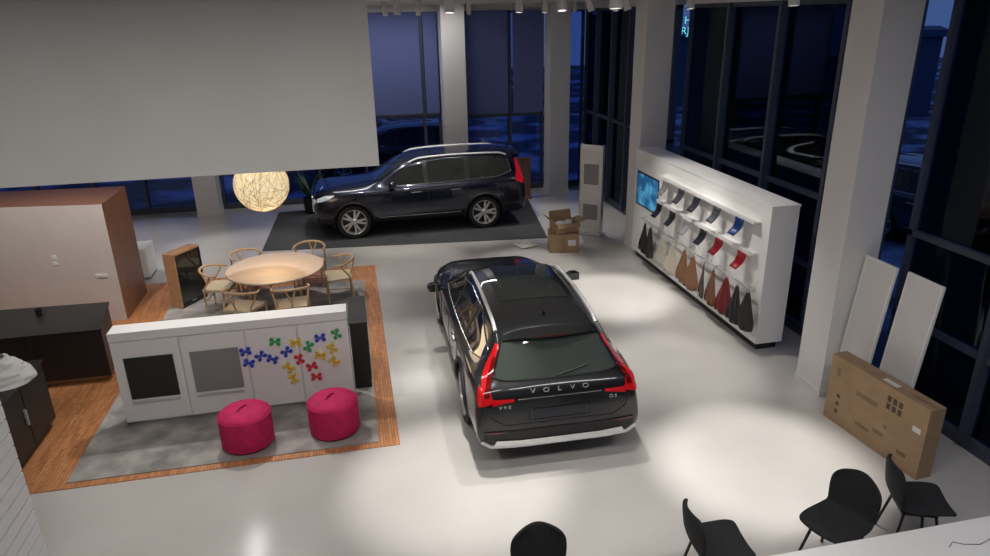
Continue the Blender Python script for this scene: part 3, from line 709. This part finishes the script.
b.build('white_meeting_table',(4.35,3.16,0),bevel=.004)
b=B(); b.tube([(4.25,3.48,.754),(4.32,3.52,.754),(4.38,3.48,.754),(4.5,3.45,.754),(4.62,3.48,.754),(4.75,3.42,.754)],.0025,BLACK); b.build('black_cable')
# plant & wood board behind SUV
b=B(); b.lathe([(.12,0),(.16,.02),(.2,.4),(.18,.4),(.17,.36),(.02,.36)],BLACK,24)
random.seed(2)
for k in range(26):
    a=random.uniform(0,2*pi); l=random.uniform(.4,.75); h=random.uniform(.5,1.0)
    rows=[]
    for i in range(6):
        t=i/5; w=.045*math.sin(pi*min(t+.1,1)); q=Vector((math.cos(a)*l*t*.7,math.sin(a)*l*t*.7,.36+h*t-.25*t*t)); s=Vector((-math.sin(a),math.cos(a),0))
        rows.append([q-s*w,q+s*w])
    b.grid(rows,LEAF)
b.build('potted_plant',(-1.15,17.9,.01))
b=B(); b.box(-.3,.3,-.04,.04,0,1.1,BROWN); b.box(-.32,.32,-.15,.15,0,.03,BROWN); b.build('wooden_info_board',(4.35,17.9,0.01))
# glowing letters outside, standing in for a sign's mirrored reflection in the glass
SIGN_REFL=mat('neon_reflection',(.1,.6,.7),.4,0,(.2,.85,1),.8)
cu=bpy.data.curves.new('neon_reflection','FONT'); cu.body=' H\nRJAUQ'; cu.size=.24; cu.extrude=.02
cu.materials.append(SIGN_REFL)
o=bpy.data.objects.new('neon_reflection',cu); COL.objects.link(o); o.location=(8.0,16.4,4.40); o.rotation_euler=(pi/2,0,math.radians(-25))
# ------------------------------------------------------------------ lights
def spot(i,x,y,tx,ty,e,size=50,z=4.80,col=(1,.955,.90),blend=.7):
    ld=bpy.data.lights.new('spot','SPOT'); ld.energy=e; ld.spot_size=math.radians(size); ld.spot_blend=blend; ld.shadow_soft_size=.07; ld.color=col
    o=bpy.data.objects.new('spot_light_%d'%i,ld); COL.objects.link(o); d=Vector((tx-x,ty-y,-z)); o.location=Vector((x,y,z))+d.normalized()*.13; o.rotation_euler=d.to_track_quat('-Z','Y').to_euler()
    b=B(); Q=d.to_track_quat('Z','Y').to_matrix().to_4x4()
    b.lathe([(.035,-.10),(.045,-.08),(.048,.10),(.042,.10),(.04,.07)],FIXT,20,Q,cap=False); b.lathe([(.001,.07),(.04,.07)],LED,20,Q,cap=False); b.lathe([(.001,-.10),(.035,-.10)],FIXT,20,Q,cap=False)
    b.tube([(0,0,0),(0,0,ZC-z-.03)],.012,FIXT); b.box(-.06,.06,-.02,.02,ZC-z-.04,ZC-z-.001,FIXT)
    b.build('track_spotlight.%03d'%i,(x,y,z),clean=False)
S=[(4.2,10.9,4.25,10.7,1250,32),(4.1,8.2,4.1,7.9,600,34),(4.0,6.0,4.1,5.7,1400,34),(1.0,6.8,.8,6.2,1050,34),(3.6,12.8,3.2,12.5,600,34),
(.7,9.2,.55,9.2,450,38),(2.2,9.0,2.0,8.6,420,50),(.8,13.4,.9,13.2,400,38),(3.6,10.4,5.5,10.6,480,60),(3.6,9.0,5.5,8.6,340,60),
(-1.6,9.6,-1.6,7.9,500,60),(-1.2,11.9,-1.6,11.6,400,60),(-4.3,9.4,-5.0,11.6,560,70),(0,15.0,.2,16.2,380,60),(2.6,15.0,2.8,16.2,380,60),(1.4,13.4,1.4,16,300,60),(-2.6,15.0,-2.6,15.0,480,50),(5.0,15.4,5,15.4,350,50),(-5.5,15.5,-5.5,15.5,420,70),(2.2,7.2,2.1,6.2,430,45),(2.0,5.2,2.0,4.8,280,60)]
for i,(x,y,tx,ty,e,s) in enumerate(S): spot(i,x,y,tx,ty,e*.72,s)
for i,(x,y,sx,sy_,e) in enumerate(((0.9,17.4,4,.25,55),(-2.5,9.5,.25,5,70),(-1,3,5,.3,105),(3.5,2.5,3,.3,70))):  # area lights added under the ceiling as soft fill, no fittings modelled
    ld=bpy.data.lights.new('ceil','AREA'); ld.shape='RECTANGLE'; ld.size=sx; ld.size_y=sy_; ld.energy=e; ld.color=(1,.97,.94)
    o=bpy.data.objects.new('ceiling_fill_%d'%i,ld); COL.objects.link(o); o.location=(x,y,ZC-.02)
pl=bpy.data.lights.new('globe','POINT'); pl.energy=25; pl.color=(1,.75,.45); pl.shadow_soft_size=.42
o=bpy.data.objects.new('globe_light',pl); COL.objects.link(o); o.location=(-1.43,11.3,1.3)
w=bpy.data.worlds.new('world'); sc.world=w; w.use_nodes=True; bg=w.node_tree.nodes['Background']; bg.inputs[0].default_value=(.10,.19,.52,1); bg.inputs[1].default_value=.45
sc.view_settings.view_transform='Standard'; sc.view_settings.look='None'; sc.view_settings.exposure=0
